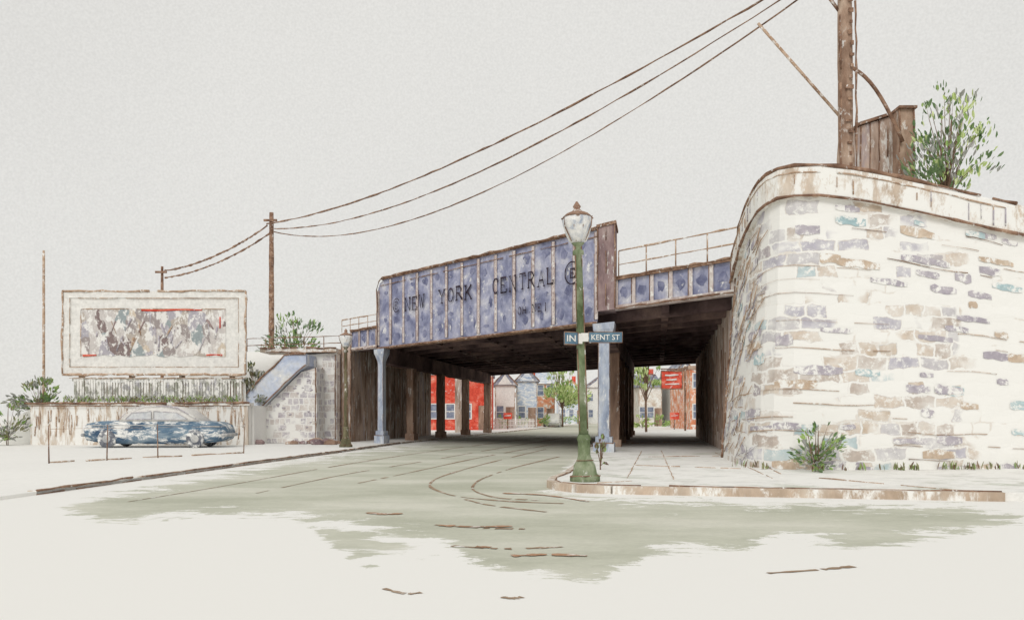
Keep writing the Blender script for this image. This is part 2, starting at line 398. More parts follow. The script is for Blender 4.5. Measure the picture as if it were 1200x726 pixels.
tracks=[[(150,588),(260,570),(380,548),(480,532),(570,520),(640,512)],
 [(300,578),(400,556),(500,540),(590,524),(660,513)],
 [(640,526),(560,545),(510,560),(500,570),(530,582),(600,588),(660,590)],
 [(655,535),(600,548),(560,562),(550,574),(580,584),(630,586)],
 [(420,566),(470,556),(560,536),(650,520)],
 [(510,615),(560,619),(615,620)],[(530,640),(590,644),(660,641)],[(545,585),(570,592),(640,600)],
 [(450,690),(475,697),(500,694)],[(588,700),(600,702),(612,700)],[(900,672),(960,668),(1000,664)]]
for t in tracks: ribbon([gp(a,b2)[:2]+(0,) for a,b2 in t],.055,1)
for t in [[(430,601),(450,603),(472,602)],[(515,616),(560,618),(600,617)],[(600,652),(640,650),(688,652)],[(555,641),(575,642)],[(590,578),(640,580),(690,588)]]:
    ribbon([gp(a,b2)[:2]+(0,) for a,b2 in t],.065,2,.013)
def roadmat():
    m,nt,b=newmat('sage_grey_road_wash')
    at=N(nt,'ShaderNodeAttribute'); at.attribute_name='wash'
    v=coords(nt,(.6,1.1,1)); v3=coords(nt,(1,1,1))
    n1=noi(nt,v,1.3,12,.8,.5)
    a=N(nt,'ShaderNodeMath',operation='MULTIPLY_ADD'); nt.links.new(n1,a.inputs[0]); a.inputs[1].default_value=6.5; a.inputs[2].default_value=-3.25
    sv=math_(nt,'ADD',at.outputs['Fac'],a.outputs[0])
    fac=ramp(nt,sv,[(.0,g(0)),(.22,g(.9))])
    tone=noi(nt,v,.5,5,.6)
    col=ramp(nt,tone,[(.35,c(172,174,154)),(.5,c(188,189,171)),(.65,c(204,203,188))])
    gr=noi(nt,v3,12,6,.7)
    col=mix(nt,1.0,col,ramp(nt,gr,[(.3,g(.92)),(.7,g(1.07))]),'MULTIPLY')
    col=mix(nt,fac,PAPER,col)
    nt.links.new(col,b.inputs['Base Color']); return m
M['road']=roadmat()
M['trackline']=wc('track_brown',[c(142,118,96),c(172,148,124)],2,dry=.2)
M['crackred']=wc('rust_stain',[c(160,122,94),c(184,144,114)],2,dry=.25)
road=structure(mb,'road',['road','trackline','crackred'],'grey green asphalt street with curving tram rails',recalc=False)
al=road.data.attributes.new('wash','FLOAT','POINT')
al.data.foreach_set('value',att+[1.0]*(len(mb.V)-nroad))

Rk=[(2.75,31),(2.35,28),(2.1,25),(1.65,20.5),(1.2,17.6),(.86,16.2),(.78,15.5),(.86,15.0),(1.15,14.55),(1.7,14.3),(2.6,14.1),(4.5,13.7),(7.1,13.15),(14,11.9)]
Rk=[(17.5,118),(6.5,53.2)]+Rk
swp=[p for p in Rk]+[(26,12),(26,19),(19.5,118)]
mb=MB(); mb.prism(swp,0,.13,0); structure(mb,'sidewalk',['pave'],'pale concrete pavement wrapping the street corner')
def kerb(pts,side,label,w=.17,h=.145):
    m=MB()
    for a,b2 in zip(pts[:-1],pts[1:]):
        d=Vector((b2[0]-a[0],b2[1]-a[1])).normalized(); n=Vector((-d.y,d.x))*side*w
        q=[a,b2,(b2[0]+n.x,b2[1]+n.y),(a[0]+n.x,a[1]+n.y)]
        m.prism(q,0,h,0)
    m.stroke([(x,y,h+.004) for x,y in pts if y<60],.018,1,gap=.12)
    m.stroke([(x,y-.01,.01) for x,y in pts if y<60],.014,1,gap=.3)
    structure(m,'kerb',['kerb','line'],label)
kerb(Rk[:-1]+[(7.5,13.07)],-1,'worn brown stone kerb at the corner',.15,.137)
Lk=[(-7.95,12.5),(-7.8,14),(-6.9,23),(-6.1,30),(-5.55,36),(-5.2,39.5),(-1.0,64.5),(8.2,118)]
mb=MB(); mb.prism(Lk+[(0,118),(-60,118),(-60,12.5)],0,.06,0)
structure(mb,'sidewalk',['ground'],'pale pavement and open lot beside the street')
kerb(Lk[1:],1,'long brown stone kerb running towards the underpass',.16,.075)
mb=MB()
for a,b2 in [((735,560),(752,528)),((790,562),(775,528)),((745,545),(870,549)),((700,566),(760,562)),((838,530),(905,560)),((850,522),(915,555)),((760,535),(850,534)),((960,560),(1150,577)),((725,520),(828,516))]:
    p=gp(*a,z=.13);q=gp(*b2,z=.13); mb.stroke([(p[0],p[1],.134),(q[0],q[1],.134)],.013,0,gap=.25)
structure(mb,'pavement_joints',['linelight'],'brown joint lines between pavement slabs')

mb=MB()
mb.add([(-8.4,42.2,4.55),(-16.5,44,4.55),(-24,66,4.5),(-24,90,4.4),(-3.4,68,4.6),(-8.4,41.9,1),(-16.5,41.5,1.7),(-27,64,1.2),(-27,92,1.2)],[(0,5,6,1),(1,6,7,2),(2,7,8,3)])
mb.add([(-8.4,42.2,4.55),(-16.5,44,4.55),(-24,66,4.5),(-13.5,66,4.55),(-7.2,56,4.6)],[(0,1,2,3,4)])
mb.add([(-7.2,56,4.6),(-13.5,66,4.55),(-24,66,4.5),(-7.2,56,0),(-13.5,66,0),(-24,66,0)],[(0,1,4,3),(1,2,5,4)])
mb.add([(-11.2,37.04,1.75),(-20.6,37.04,1.75),(-20.6,48,1.75),(-11.2,48,1.75),(-11.2,37.04,0),(-11.2,48,0),(-24,37.3,0),(-24,48,0)],[(0,1,2,3),(0,3,5,4),(1,6,7,2),(1,0,4,6)])
structure(mb,'embankment',['ground'],'pale railway embankment')
mb=MB()
mb.prism([(7.2,24.4),(6.9,20.3),(8,19.8),(12,20.3),(24,22.3),(34,50),(11.5,49)],0,5.4)
structure(mb,'embankment',['ground'],'raised railway ground held behind the stone wall')

# ------------------------------------------------------------ railway bridge
B0=(-6.12,39.0,0); E=(.6416,-.7670); RD=(.168,.986)
br=thing('railway_bridge','weathered blue steel plate girder railway bridge crossing the street','bridge',(-1.6,33.6,0))
fr=dict(o=B0,ex=E,ey=RD)
L=13.95
def blot(m,cx,cz,a,h,x0,x1,z0,z1,mi,k):
    n=11
    pts=[(min(x1,max(x0,cx+a*rr(.6,1.25)*math.cos(2*math.pi*t/n))),-.006-.0013*k,min(z1,max(z0,cz+h*rr(.6,1.25)*math.sin(2*math.pi*t/n)))) for t in range(n)]
    m.add(pts,[tuple(range(n))],mi)
m=MB(**fr)
m.xprism([(0,4.42),(L,4.42),(L,7.45),(.45,7.45),(.16,7.33),(.0,7.05)],0,.28,0)
npan=13; pw=L/npan
for i in range(npan):
    x0=i*pw+.14; x1=(i+1)*pw-.14
    for k,zc in enumerate((4.85,5.55,6.95)): blot(m,rr(x0+.1,x1-.1),zc+rr(-.12,.12),rr(.08,.22),rr(.08,.22),x0,x1,4.6,7.3,1,k)
girder=part(m,'main_girder',br,['blue','bluedark'],'deep blue mottled plate girder')
m=MB(**fr)
for i in range(npan+1):
    x=min(L-.05,max(.07,i*pw)); zt=7.4 if i else 7.0
    m.box(x-.07,x+.07,-.055,.0,4.5,zt,0)
    m.stroke([(x-.09,-.05,4.5),(x-.09,-.05,zt)],.018,1,gap=.15)
    if i%2: m.stroke([(x+.09,-.05,4.5),(x+.09,-.05,zt)],.014,1,gap=.25)
    for k in range(12):
        z=4.7+k*.22; m.box(x-.015,x+.015,-.07,-.055,z,z+.03,1)
part(m,'stiffeners',girder,['stiff','plum'])
m=MB(**fr)
m.box(.35,L,-.14,.42,7.453,7.52,0); m.box(-.05,L,-.14,.42,4.34,4.418,0)
m.stroke([(-.02,-.16,4.4),(-.02,-.16,7.0),(.15,-.16,7.37),(.45,-.16,7.52),(L,-.16,7.52)],.042,0,gap=.02)
m.stroke([(0,-.16,4.37),(L,-.16,4.37)],.038,0,gap=.04)
m.stroke([(.2,-.05,7.2),(L,-.05,7.23)],.018,0,gap=.25)
part(m,'flanges',girder,['line'])
m=MB(**fr)
T=-.09
letters(m,'NEW',2.35,4.0,6.15,.54,T,.033)
letters(m,'YORK',4.87,7.3,6.18,.54,T,.033)
letters(m,'CENTRAL',8.40,12.05,6.2,.56,T,.033)
letters(m,'OH.NEI',9.9,11.6,5.15,.27,T,.022)
for cx,rz,rx,q in ((1.6,.30,.26,.024),(12.75,.38,.34,.030)):
    ring=[(cx+rx*math.cos(math.radians(40+t*280/20)),T,6.18+rz*math.sin(math.radians(40+t*280/20))) for t in range(21)]
    m.tube(ring,[q*rr(.5,1.2) for _ in ring],5,0); letters(m,'E',cx-.1,cx+.26,6.18,.30,T,q*.9)
part(m,'lettering',girder,['ink'],'dark railway name and oval emblems')
m=MB(**fr)
m.box(L+.003,L+.8,-.12,1.3,4.75,7.5,0); m.box(L-.03,L+.86,-.18,1.36,7.502,7.6,1)
for x in (L+.02,L+.8): m.stroke([(x,-.14,4.8),(x,-.14,7.5)],.03,1)
m.stroke([(L+.4,-.14,4.9),(L+.4,-.14,7.4)],.02,1,gap=.2)
part(m,'end_post',br,['plum','line'],'plum brown riveted end post')
def side(x0,x1,z0,z1,n,nm):
    m=MB(**fr); m.box(x0,x1,0,.25,z0,z1,0)
    m.box(x0,x1,-.14,.4,z1+.002,z1+.08,2); m.box(x0,x1,-.12,.3,z0-.14,z0-.002,1)
    for i in range(n+1):
        x=x0+.05+(x1-x0-.1)*i/n; m.box(x-.07,x+.07,-.06,-.002,z0,z1,1); m.stroke([(x-.09,-.06,z0),(x-.09,-.06,z1)],.016,2,gap=.2)
    for i in range(n): blot(m,x0+(x1-x0)*(i+.5)/n,(z0+z1)/2,.18,.2,x0,x1,z0,z1,3,i)
    m.stroke([(x0,-.15,z1+.08),(x1,-.15,z1+.08)],.035,2); m.stroke([(x0,-.13,z0-.1),(x1,-.13,z0-.1)],.03,2)
    part(m,'side_girder',br,['blue','stiff','line','bluedark'],nm)
side(L+.81,19.35,4.87,5.68,6,'shallow blue panelled girder over the pavement')
side(-2.5,-.06,4.55,5.3,3,'short blue girder over the far pavement')
def railing(x0,x1,z0,h,n,nm):
    m=MB(**fr)
    for i in range(n):
        x=x0+(x1-x0)*i/(n-1); m.tube([(x,.15,z0),(x,.15,z0+h)],.03,5,0)
    m.stroke([(x0,.15,z0+h),(x1,.15,z0+h)],.03,0,gap=0,wob=.3); m.stroke([(x0,.15,z0+h*.5),(x1,.15,z0+h*.5)],.022,0,gap=0,wob=.3)
    part(m,'railing',br,['linelight'],nm)
railing(L+.95,19.6,5.75,.9,5,'thin brown handrail')
railing(-3.5,-.2,5.38,.6,5,'short brown handrail')
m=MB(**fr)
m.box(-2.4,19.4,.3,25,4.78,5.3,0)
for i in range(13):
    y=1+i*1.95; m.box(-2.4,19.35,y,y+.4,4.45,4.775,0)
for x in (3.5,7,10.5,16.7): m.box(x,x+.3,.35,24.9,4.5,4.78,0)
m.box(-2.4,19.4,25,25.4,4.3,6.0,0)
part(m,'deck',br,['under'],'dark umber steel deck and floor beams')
def col(x,y,w,mat,ml,nm,ztop=4.33):
    m=MB(**fr)
    m.box(x-w*.9,x+w*.9,y-w*.9,y+w*.9,.06,.42,0); m.box(x-w*.72,x+w*.72,y-w*.72,y+w*.72,.422,.62,0)
    m.loft([[(x+a*q,y+b2*q,z) for a,b2 in((-1,-1),(1,-1),(1,1),(-1,1))] for q,z in((w*.5,.622),(w*.46,ztop-.7),(w*.5,ztop-.55),(w*.9,ztop-.2),(w*.95,ztop))],0,sm=False)
    for a in(-1,1): m.stroke([(x+a*w*.5,y-w*.5,.6),(x+a*w*.48,y-w*.5,ztop-.6),(x+a*w*.9,y-w*.9,ztop-.15)],.016,1,gap=.12)
    m.stroke([(x-w*.9,y-w*.9,.42),(x+w*.9,y-w*.9,.42)],.015,1)
    return part(m,'column',br,[mat,ml],nm)
col(.2,.2,.46,'bluepale','line','pale blue steel column')
col(14.25,.2,.52,'bluepale','line','pale blue steel column')
for x,yl in ((.2,(5,11,17.5,24.8)),(14.35,(5,10,15,20,24.8))):
    for y in yl:
        m=MB(**fr); m.box(x-.3,x+.3,y-.3,y+.3,.06,3.7,0); m.box(x-.4,x+.4,y-.4,y+.4,.06,.4,0)
        for a in(-1,1): m.stroke([(x+a*.3,y-.31,.4),(x+a*.3,y-.31,3.7)],.025,1,gap=.1)
        part(m,'column',br,['umber','line'],'umber riveted inner column')
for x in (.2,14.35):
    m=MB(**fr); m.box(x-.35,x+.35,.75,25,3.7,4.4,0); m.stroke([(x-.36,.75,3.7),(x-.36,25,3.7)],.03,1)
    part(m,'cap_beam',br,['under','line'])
m=MB(**fr); m.box(14.2,14.5,5.3,24.4,.13,3.69,0); part(m,'pier_wall',br,['umber'],'umber pier wall between columns')
m=MB(**fr); m.box(-3.4,-2.42,-.1,14.5,.0,4.77,0); m.box(-3.4,-2.42,23.6,25,.0,4.77,0)
for i in range(9): m.stroke([(-2.4,i*1.6+.3,.2),(-2.4,i*1.6+.3,4.5)],.03,1,gap=.15)
for x in(-3.38,-2.44): m.stroke([(x,-.13,.15),(x,-.13,4.7)],.035,1)
part(m,'abutment',br,['umberwall','line'],'umber abutment wall by the far pavement')
m=MB(**fr); m.box(19.37,20.6,.35,25,.0,4.77,0)
for i in range(34):
    y=.4+i*.7; a=rr(.2,1.2); m.stroke([(19.35,y,a),(19.35,y+rr(.1,.7),rr(2.5,4.6))],.022,1,gap=.1)
part(m,'abutment',br,['umberwall','umber'],'umber hatched abutment by the corner pavement')

# ------------------------------------------------------------ right retaining wall
plan=[(6.35,24.35),(6.25,23.6),(6.12,22.8),(6.0,22),(5.92,21.2),(5.85,20.5),(5.83,19.85),(5.88,19.45),(6.02,19.15),(6.3,18.96),(6.8,18.88),(7.5,18.9),(8.3,18.98),(9.3,19.1),(10.5,19.26),(12,19.5),(14,19.8),(18,20.5),(24,21.5)]
ztop=[5.72,5.92,6.12,6.32,6.48,6.60,6.69,6.75,6.79,6.80,6.78,6.72,6.60,6.42,6.2,5.96,5.8,5.7,5.6]
def resample(pl,zt,st):
    out=[]
    for i in range(len(pl)-1):
        a=Vector(pl[i]);b2=Vector(pl[i+1]);k=max(1,int((b2-a).length/st))
        for j in range(k): out.append((a.lerp(b2,j/k),zt[i]+(zt[i+1]-zt[i])*j/k))
    out.append((Vector(pl[-1]),zt[-1])); return out
W=resample(plan,ztop,.28)
nor=[]
for i in range(len(W)):
    d=(W[min(i+1,len(W)-1)][0]-W[max(0,i-1)][0]).normalized(); nor.append(Vector((d.y,-d.x)) )
for i,nv in enumerate(nor):
    if nv.x*1+nv.y*1>0: nor[i]=-nv
for _ in range(3): nor=[nor[0]]+[(nor[i-1]+nor[i]+nor[i+1]).normalized() for i in range(1,len(nor)-1)]+[nor[-1]]
arc=[0]
for i in range(1,len(W)): arc.append(arc[-1]+(W[i][0]-W[i-1][0]).length)
CH=.66
def wp(i,f,off=0):
    p,zt=W[i]; zz=.05+(zt-CH-.05)*f; b_=.36*(1-f)+off; q=p+nor[i]*b_; return (q.x,q.y,zz)
rw=thing('retaining_wall','tall curved pale stone retaining wall with heavy coping','wall',(6.1,19.3,0))
m=MB(); nv=26; vs=[];uv=[]
for j in range(nv+1):
    for i in range(len(W)):
        rel=.022*noise.noise(Vector((arc[i]*1.6,j*.9,3)))
        vs.append(wp(i,j/nv,rel)); uv.append((arc[i],vs[-1][2]))
nw=len(W)
m.add(vs,[(j*nw+i,j*nw+i+1,(j+1)*nw+i+1,(j+1)*nw+i) for j in range(nv) for i in range(nw-1)],0,uv)
m.add([wp(0,0),wp(0,1),(7.5,24.6,5.0),(7.5,24.6,0)],[(0,1,2,3)],0)
wallface=part(m,'stone_face',rw,['stone'],'pale courses with scattered tan mauve and teal stones')
m=MB()
for k in range(85):
    i0=int(rr(1,nw-20))
    if arc[i0]>10.6: continue
    ln=int(rr(2,8)); f=round(rr(.03,.97)*20)/20
    m.stroke([wp(i,f+.004*math.sin(i),.025) for i in range(i0,min(nw-1,i0+ln))],rr(.004,.010),0 if R()<.85 else 1,gap=.15,wob=.9)
for k in range(75):
    i0=int(rr(0,12)); f=rr(.02,.9); m.stroke([wp(i0,f,.03),wp(i0+1,f+rr(.0,.05),.03),wp(i0+2,f+rr(.02,.1),.03)],.012,0 if R()<.7 else 2,gap=.0)  # slanted hatch strokes painting shade on the left face, besides the joint lines
m.stroke([wp(i,0.005,.03) for i in range(0,nw) if arc[i]<11.2],.022,0,gap=.1)
m.stroke([wp(1,f/12,.03) for f in range(13)],.03,1,gap=.05)
part(m,'joints_shade_hatch',wallface,['linelight','line','plumstone'])
m=MB()
for k in range(165):
    i=int(rr(1,nw-8))
    if arc[i]>10.5: continue
    f=(int(rr(0,20))+.12+rr(-.15,.15))/20; h=rr(.4,.85)/20; w2=rr(.2,.8); q=rr(.010,.018)
    def L2(t,ff,o):
        a=Vector(wp(i+int(t),ff,o)); b3=Vector(wp(i+int(t)+1,ff,o)); return a.lerp(b3,t-int(t))
    w3=w2/.28; mm=random.choice([0,0,0,0,1,2,2]); n=6
    if f+h>.99 or f<0: continue
    lo=[];hi=[]
    for t in range(n+1):
        e=min(t,n-t)/n; rnd=.7+min(.3,e*4)
        mid=f+h/2; lo.append(tuple(L2(t/n*w3,mid-h/2*rnd*rr(.65,1.15),q))); hi.append(tuple(L2(t/n*w3,mid+h/2*rnd*rr(.65,1.15),q)))
    m.add(lo+hi,[(t,t+1,n+2+t,n+1+t) for t in range(n)],mm)
part(m,'proud_stones',wallface,['plumstone','tealstone','tanstone'],recalc=False)
m=MB(); prof=[(.10,-CH),(.12,-CH+.06),(.12,-.02),(.04,.05),(-.5,.05),(-.5,-CH)]
vs=[];uv=[]
for i in range(nw):
    p,zt=W[i]
    for o,dz in prof:
        q=p+nor[i]*o; vs.append((q.x,q.y,zt+dz)); uv.append((arc[i],zt+dz))
npf=len(prof)
m.add(vs,[(i*npf+k,(i+1)*npf+k,(i+1)*npf+(k+1)%npf,i*npf+(k+1)%npf) for i in range(nw-1) for k in range(npf)]+[tuple(range(npf))],0,uv)
def cp(i,o,dz):
    p,zt=W[i]; q=p+nor[i]*o; return (q.x,q.y,zt+dz)
vis=[i for i in range(nw) if arc[i]<11.1]
m.stroke([cp(i,.1,.04) for i in vis],.04,1,gap=.02,wob=.3); m.stroke([cp(i,.13,-CH+.01) for i in vis],.036,1,gap=.03,wob=.3)
m.stroke([cp(i,.13,-.12) for i in vis[:30]],.016,2,gap=.2)
for i in vis:
    for k in range(2):
        if R()<.55: m.stroke([cp(i,.135,-.1-rr(0,.15)),cp(i,.135,-CH+rr(.08,.3))],.013,2 if R()<.7 else 3,gap=0)
part(m,'coping',rw,['cope','line','linelight','plumstone'],'pale coping band with brown edges')

m=MB()
for k in range(1300):
    i=int(rr(12,nw-4))
    if arc[i]>12.0: continue
    p=W[i][0]+nor[i]*rr(.38,.75); dense=noise.noise(Vector((p.x*1.7,0,0)))
    if dense<-.15+.3*R(): continue
    h=rr(.05,.22); d=Vector((rr(-.4,.4),rr(-.4,.4),1)); m.leaf((p.x,p.y,.13+h*.45),d,rr(.012,.03),h,random.choice([0,0,1,2]))
solo(m,'grass','tufts of olive grass at the foot of the stone wall','grass',(9,18.6,.13),['leafolive','leafmid','bark'],kind='stuff',recalc=False)

def foliage(m,cl,n,size,nm,flat=1.0,asp=.22,base=None):
    tot=sum(q[3]**2 for q in cl)
    for x,y,z,r in cl:
        bias=R()
        for k in range(int(n*r*r/tot)):
            d=Vector((rr(-1,1),rr(-1,1),rr(-1,1))).normalized(); q=r*R()**.55*1.2
            pos=Vector((x,y,z))+Vector((d.x*q,d.y*q,d.z*q*flat))
            out=(pos-Vector(base)).normalized() if base else d
            dd=out*1.3+Vector((rr(-.7,.7),rr(-.7,.7),rr(-.4,.7)))
            l=size*rr(.35,1.3)
            mm=int(R()*nm) if R()<.45 else int(bias*nm)
            m.leaf(pos,dd,l*asp*rr(.7,1.4),l,mm)
def plant(name,label,cat,base,h,rad,nl,size,mats,nclump=12,trunk=.06,low=.35,group=None,flat=.8,stems=1):
    t=thing(name,label,cat,base,group)
    cl=[]
    for k in range(nclump):
        a=rr(0,2*math.pi); q=rad*R()**.5*.9; z=base[2]+h*(low+(1-low)*R()*.9)
        tp=1-.6*max(0,(z-base[2])/h-.5)/.5
        cl.append((base[0]+math.cos(a)*q*tp,base[1]+math.sin(a)*q*tp,z,rad*rr(.18,.40)*max(.5,tp)))
    m=MB()
    for s_ in range(stems):
        ox=(s_-(stems-1)/2)*trunk*3
        m.tube([(base[0]+ox,base[1],base[2]-.05),(base[0]+ox+rr(-.05,.05)*h*.3,base[1],base[2]+h*low),(base[0]+ox*2+rr(-.05,.05)*h,base[1],base[2]+h*.8)],[trunk,trunk*.7,trunk*.2],6)
    part(m,'trunk',t,['bark'])
    m=MB()
    for x,y,z,r in cl:
        zz=base[2]+h*low*rr(.6,1.1)
        if zz>z: zz=z-.1*h
        m.tube([(base[0],base[1],zz),((base[0]+x)/2,(base[1]+y)/2,(zz+z)/2+.03*h),(x,y,z)],[trunk*.45,trunk*.28,trunk*.1],4)
    part(m,'limbs',t,['bark'])
    m=MB(); foliage(m,cl,nl,size,len(mats),flat,base=(base[0],base[1],base[2]+h*.2))
    part(m,'crown',t,mats,recalc=False); return t
plant('bush','leafy bright green bush growing at the wall foot','bush',(6.4,18.0,.13),1.15,.62,420,.14,['leafmid','leafdark','leafmid','leafgrey'],18,.02,.15,stems=3)
plant('shrub','ragged green shrub rising above the stone wall coping','shrub',(11.2,22.0,5.4),4.6,1.3,820,.20,['leafdark','leafmid','leafgrey','leafdark','leafpale'],46,.035,.4,stems=3)
plant('shrub','narrow yellow green shrub beside the lamp post','shrub',(1.93,18.6,.13),.95,.15,130,.1,['leafmid','leafolive','bark'],10,.02,.1)

# ------------------------------------------------------------ street lamps
def lamp(x,y,h,s,mat,label,lean=0,z=.13):
    t=thing('street_lamp',label,'street lamp',(x,y,z),'old globe street lamps')
    m=MB(); m.lathe(x,y,[(.27*s,z),(.27*s,z+.09*s),(.22*s,z+.13*s),(.19*s,z+.30*s),(.14*s,z+.38*s),(.115*s,z+.46*s),(.11*s,z+.72*s),(.13*s,z+.76*s),(.10*s,z+.84*s)],12)
    m.stroke([(x-.27*s,y-.1,z+.1*s),(x,y-.28*s,z+.1*s),(x+.27*s,y-.1,z+.1*s)],.014*s,1)
    m.stroke([(x-.15*s,y-.1,z+.38*s),(x,y-.16*s,z+.38*s),(x+.15*s,y-.1,z+.38*s)],.01*s,1)
    part(m,'base',t,[mat,'line'])
    zt=z+h-.80*s
    m=MB(); m.lathe(x,y,[(.088*s,z+.842*s),(.082*s,z+h*.4),(.066*s,zt-.16*s),(.10*s,zt-.14*s),(.10*s,zt-.08*s),(.06*s,zt-.04*s),(.075*s,zt+.02*s),(.12*s,zt+.06*s)],12)
    for a in(-.07,.07): m.stroke([(x+a*s,y-.05,z+.9*s),(x+a*s*.85,y-.04,zt)],.010*s,1,gap=.15)
    part(m,'shaft',t,[mat,'line'])
    m=MB(); m.lathe(x,y,[(.11*s,zt+.063*s),(.16*s,zt+.1*s),(.215*s,zt+.22*s),(.26*s,zt+.38*s),(.275*s,zt+.48*s),(.24*s,zt+.53*s)],14)
    for a in(-.95,-.3,.35,.95): m.stroke([(x+.13*s*a,y-.13*s,zt+.08*s),(x+.25*s*a,y-.24*s*(1-a*a*.5),zt+.34*s),(x+.26*s*a,y-.22*s,zt+.5*s)],.009*s,1,gap=.1)
    m.stroke([(x-.28*s,y-.02,zt+.5*s),(x,y-.27*s,zt+.5*s),(x+.28*s,y-.02,zt+.5*s)],.014*s,1,gap=0)
    lan=part(m,'lantern',t,['glass','line'])
    m=MB(); m.lathe(x,y,[(.265*s,zt+.532*s),(.2*s,zt+.59*s),(.1*s,zt+.63*s),(.05*s,zt+.68*s),(.075*s,zt+.72*s),(.04*s,zt+.77*s),(.015*s,zt+.81*s)],12)
    part(m,'cap',lan,['cap'])
    t.rotation_euler=(0,lean,0)
lamp(1.31,15.3,5.0,1.0,'green','tall green lamp post with milky globe at the corner',-.03)
lamp(-6.62,34.0,4.7,.98,'olive','olive brown lamp post by the far kerb',0,.06)
def sign(o,ex,x0,x1,z0,z1,txt,label):
    t=thing('street_sign',label,'street sign',(o[0],o[1],z0),'blue street name signs')
    ey=(-ex[1],ex[0]); m=MB(o,ex,ey); m.box(x0,x1,0,.02,z0,z1,0); m.rect(x0,x1,z0,z1,-.004,.008,1)
    pl=part(m,'plate',t,['signblue','line'])
    m=MB(o,ex,ey); text_into(m,txt,x0+.05,x1-.05,(z0+z1)/2,(z1-z0)*.5,-.004,0,.004,.008); part(m,'lettering',pl,['white'])
    m=MB(o,ex,ey); m.box(x0-.13 if x0>=-.05 else x1+.003,x0-.003 if x0>=-.05 else x1+.08,-.012,.03,z0+.02,z1-.02,0); part(m,'bracket',t,['white'])
sign((1.36,15.16,0),(1,-.02),.0,.6,2.60,2.79,'KENT ST','blue name plate clamped on the lamp post')
sign((1.20,15.14,0),(.93,.36),-.30,-.03,2.56,2.78,'IN','short blue name plate set across the other one')

# ------------------------------------------------------------ left wing wall
ww=thing('wing_wall','mauve grey blocky stone wing wall with sloping pale blue coping','wall',(-10.3,40.5,0))
m=MB()
m.xprism([(-11.35,.05),(-8.35,.05),(-8.35,4.3),(-10.6,4.15),(-11.35,3.2)],40.6,41.8,0)
m.stroke([(-8.4,40.56,.2),(-8.4,40.56,4.2)],.03,1)
m.stroke([(-9.0,40.56,.2),(-9.0,40.56,3.6)],.018,1,gap=.2)
part(m,'stone_face',ww,['stone2','line'])
m=MB(); m.box(-11.9,-8.3,40.3,42.0,4.303,4.5,0); m.stroke([(-11.9,40.28,4.5),(-8.3,40.28,4.5)],.05,1); m.stroke([(-11.6,40.28,4.3),(-8.3,40.28,4.3)],.025,1,gap=.15)
part(m,'cap',ww,['tan','line'])
m=MB(); m.xprism([(-12.4,.05),(-11.36,.05),(-11.36,2.6),(-12.4,1.5)],38.9,40.9,0)
for x in(-12.4,-12.0,-11.7,-11.38): m.stroke([(x,38.87,.15),(x,38.87,1.4 if x<-12.1 else 2.1)],.035,1)
part(m,'wing',ww,['umberwall','line'])
m=MB(); m.xprism([(-12.7,1.3),(-12.3,2.0),(-10.25,4.05),(-9.3,4.1),(-9.3,3.6),(-9.7,3.3),(-11.3,1.7),(-11.6,1.3)],38.5,40.55,0)
m.stroke([(-12.7,38.46,1.3),(-12.3,38.46,2.0),(-10.25,38.46,4.05),(-9.3,38.46,4.1)],.045,1)
m.stroke([(-11.6,38.46,1.3),(-11.3,38.46,1.7),(-9.7,38.46,3.3),(-9.3,38.46,3.6)],.03,1,gap=.1)
m.stroke([(-12.7,38.46,1.3),(-11.6,38.46,1.28)],.035,1)
part(m,'sloping_coping',ww,['copeblue','line'])
m=MB(); m.xprism([(-11.25,.07),(-8.9,.07),(-8.9,3.5),(-9.6,3.3),(-11.25,1.7)],38.9,40.58,0)
m.stroke([(-8.95,38.87,.2),(-8.95,38.87,3.5)],.03,1,gap=.1)
for k in range(26):
    x=rr(-11.1,-9.1); z=rr(.5,3.0); m.rock(x,38.9,min(z,x+12.5),rr(.03,.08),2)
part(m,'buttress',ww,['stone2','line','plumstone'])
for k in range(18):
    x=rr(-12.4,-7.6); m=MB(); r_=rr(.12,.3); y=37.6+rr(-.7,.5); m.rock(x,y,.06+r_*.35,r_); solo(m,'rubble_stone','small grey brown rubble stone by the wing wall','stone',(x,y,.06),[random.choice(['umberwall','umber','plum'])],'rubble at the foot of the wing wall')

lw=thing('low_wall','low tan streaked retaining wall beneath the billboard','wall',(-16,36.6,0))
m=MB(); m.box(-20.6,-11.3,36.5,37.0,.05,1.75,0)
for k in range(90):
    x=rr(-20.5,-11.4)
    if -18.5<x<-12.8 and R()<.7: continue
    z=rr(.3,1.1); m.stroke([(x,36.48,z),(x+rr(-.05,.05),36.48,z+rr(.3,.7))],.024,1,gap=0)
part(m,'wall_face',lw,['streak','linelight'])
m=MB(); m.box(-20.7,-11.2,36.42,37.03,1.753,1.86,0); m.stroke([(-20.8,36.4,1.84),(-11.2,36.4,1.86)],.045,1); m.stroke([(-20.5,36.38,1.72),(-11.3,36.38,1.72)],.02,1,gap=.3)
part(m,'coping',lw,['tan','line'])

